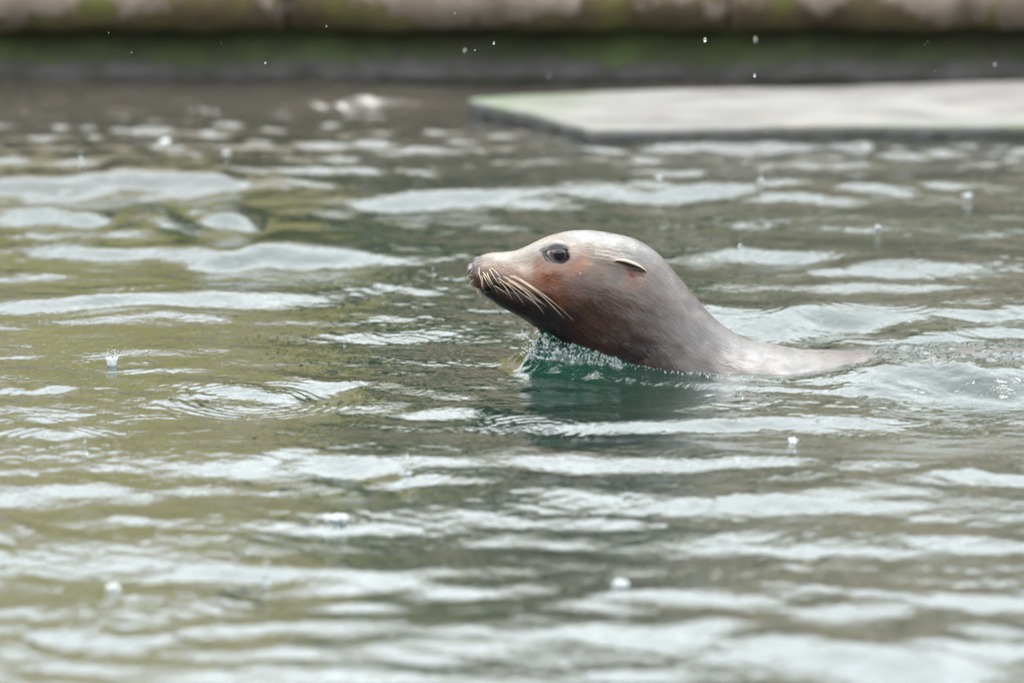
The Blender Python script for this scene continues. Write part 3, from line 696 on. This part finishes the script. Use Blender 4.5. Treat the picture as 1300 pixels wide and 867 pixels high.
# ------------------------------------------------------------------ foam, drops and splashes
ico = bmesh.new(); bmesh.ops.create_icosphere(ico, subdivisions=2, radius=1.0); ico.verts.ensure_lookup_table()
IV = np.array([v.co for v in ico.verts]); IF = np.array([[v.index for v in f.verts] for f in ico.faces]); ico.free()
def beads(name, pts, radii, stretchz=None, parent=None, mat=None):
    pts = np.array(pts); n = len(pts); radii = np.array(radii)[:, None, None]
    sc = np.ones((n, 1, 3)); 
    if stretchz is not None: sc[:, 0, 2] = stretchz
    V = (pts[:, None] + IV[None] * radii * sc).reshape(-1, 3); F = (IF[None] + (np.arange(n) * len(IV))[:, None, None]).reshape(-1, 3)
    return link_mesh(name, V, F, mat or MDROP, parent)
pts, rad = [], []
def on_water(px, py):                      # first meeting of the sight line with the wavy surface
    d = ray(px, py); a0 = (.09 - CAM[2]) / d[2]; a1 = (-.06 - CAM[2]) / d[2]
    P = CAM + d * np.linspace(a0, a1, 700)[:, None]
    i = np.clip(np.searchsorted(xs, P[:, 0]), 0, len(xs) - 1); j = np.clip(np.searchsorted(ys, P[:, 1]), 0, len(ys) - 1)
    k = int(np.argmax(P[:, 2] < H[i, j])); return P[k].copy()
while len(pts) < 950:
    u_ = random.random(); t_ = random.random() ** .8
    px = 662 + 130 * u_; lo = np.interp(px, [662, 700, 740, 800], [452, 458, 462, 470]); hi = np.interp(px, [662, 690, 720, 760, 800], [414, 424, 434, 448, 463])
    py = hi + (lo - hi) * random.random()
    if random.random() > (.9 if 425 < py < 456 else .45): continue
    c = on_water(px + random.gauss(0, 2), py); r_ = min(.0026, random.lognormvariate(math.log(.00055), .7)); pts.append(c + [0, 0, r_ * .35]); rad.append(r_)
edge = [(697,412),(720,422),(745,437),(770,452),(790,461),(830,467),(870,472),(910,475),(960,480),(1005,482)]
for k in range(330):
    t_ = random.random() * (len(edge) - 1); i = int(t_); f = t_ - i
    px = edge[i][0] * (1-f) + edge[i+1][0] * f; py = edge[i][1] * (1-f) + edge[i+1][1] * f + abs(random.gauss(0, 2.0))
    c = on_water(px, py); r_ = random.uniform(.0005, .0011); pts.append(c + [0, 0, r_ * .3]); rad.append(r_)
tag(beads('foam', pts, rad), kind='stuff')
pts, rad, stz = [], [], []
for (px, py, y, r_) in [(337,80,.2,.0022),(627,55,.15,.0028),(590,64,.9,.0034),(603,64,.3,.0015),(563,241,.0,.0015),(138,42,0,.001),(281,55,.1,.001),(167,67,.1,.001),(895,51,-.3,.004),(958,96,-.4,.003),(959,50,1.2,.004),(1263,82,1,.003),(1128,2,0,.001),(697,97,1.5,.002),(1180,120,.3,.001),(103,200,.8,.003),(966,226,.6,.003)]:
    pts.append(at_y(px, py, y)); rad.append(r_ * .42); stz.append(1.7)
for k in range(46):
    px, py = random.uniform(0, 1300), random.uniform(0, 560); y = random.uniform(-.8, 1.8)
    p = at_y(px, py, y)
    if p[2] < .02: continue
    pts.append(p); rad.append(random.uniform(.0003, .0006)); stz.append(1.6)
tag(beads('rain', pts, rad, np.array(stz)), kind='stuff')
def splash(px, py, size, kind, label):
    c = on_water(px, py); root = empty('rain_splash', c); tag(root, label, 'splash', 'raindrop splashes on the water')
    r = random.Random(px * 7 + py)
    if kind == 'crown':
        n = 44; rows = []
        spk = [.5 + .5 * abs(math.sin(j * 2.5 + r.random())) for j in range(n)]
        for i in range(7):
            t_ = i / 6
            rows.append([(size * (.75 + .35 * t_) * math.cos(j*2*math.pi/n), size * (.75 + .35 * t_) * math.sin(j*2*math.pi/n), -.001 + size * 1.25 * t_ * (1 if t_ < .7 else .7/t_ + (1 - .7/t_) * spk[j] * 2.2)) for j in range(n)])
        rows += [[(x * .93, y * .93, z) for x, y, z in row] for row in rows[::-1]]
        link_mesh('crown', np.array(rows).reshape(-1, 3), grid_faces(len(rows), n, True), MAER, root)
        pts = [(size * r.uniform(-1.2, 1.6), size * r.uniform(-1, 1), size * r.uniform(1.4, 3.2)) for _ in range(16)]; rad = [size * r.uniform(.05, .13) for _ in pts]
        pts += [(size * (1 + k * .3), 0, size * (1.5 + k * .36)) for k in range(6)]; rad += [size * .09] * 6
        beads('droplet', pts, rad, None, root, MAER)['kind'] = 'stuff'
    elif kind == 'jet':
        n = 14; prof = [(2.6, -.0008), (1.5, .0006), (.7, size*.3), (.3, size*.7), (.22, size*1.1), (.30, size*1.3), (.34, size*1.45), (.24, size*1.6), (.03, size*1.7)]
        rows = [[(a * size * .5 * math.cos(j*2*math.pi/n), a * size * .5 * math.sin(j*2*math.pi/n), z) for j in range(n)] for a, z in prof]
        link_mesh('jet', np.array(rows).reshape(-1, 3), grid_faces(len(rows), n, True), MDROP, root)
        beads('droplet', [(0, 0, size * 2.15), (size*.06, 0, size * 2.7)], [size * .2, size * .12], None, root, MAER)['kind'] = 'stuff'
    else:
        pts, rad = [], []
        for k in range(14): 
            a = r.uniform(0, 6.28); q_ = size * r.uniform(.1, .8); pts.append((q_*math.cos(a), q_*math.sin(a), size * r.uniform(.05, .5))); rad.append(size * r.choice((.12, .2, .3, .42)))
        beads('bubble', pts, rad, None, root, MAER)['kind'] = 'stuff'
    return root
SP = [(142,464,.0070,'crown','raindrop splash with a spiky white crown, left of the sea lion'),
      (427,662,.0135,'blob','clump of clear bubbles on the water below and left of the sea lion'),
      (941,505,.0050,'jet','thin upright jet of water just below the sea lion\'s back'),
      (550,350,.0042,'jet','small raindrop jet just in front of the sea lion\'s nose'),
      (210,182,.0095,'blob','blurred white splash near the far wall, left side'),
      (102,208,.0075,'jet','blurred upright drop at the left above the two broad white waves'),
      (287,196,.0060,'blob','small blurred bubble right of the larger far white splash'),
      (517,600,.0085,'jet','tall raindrop jet in the dark green water below the snout'),
      (338,738,.0090,'jet','blurred raindrop jet on the long slanting white wave in front'),
      (145,750,.0095,'blob','blurred cluster of bubbles at the lower left of the near water'),
      (1007,562,.0075,'blob','small white splash below the sea lion\'s wet back'),
      (966,230,.0065,'jet','blurred raindrop jet beyond the back of the sea lion\'s head'),
      (1226,250,.0070,'blob','blurred bubble on the water at far right before the slab'),
      (940,312,.0040,'jet','short raindrop jet right of the sea lion\'s head'),
      (785,745,.0105,'blob','blurred foam bubbles low in the near water at centre'),
      (108,575,.0060,'jet','raindrop jet over the ringed ripples at lower left'),
      (1115,290,.0045,'blob','tiny bubble group on the water right of the head'),
      (437,440,.0030,'jet','tiny raindrop jet midway between the spiky crown and the snout'),
      (835,228,.0055,'blob','blurred bubble beyond the top of the sea lion\'s head')]
for a in SP: splash(*a)
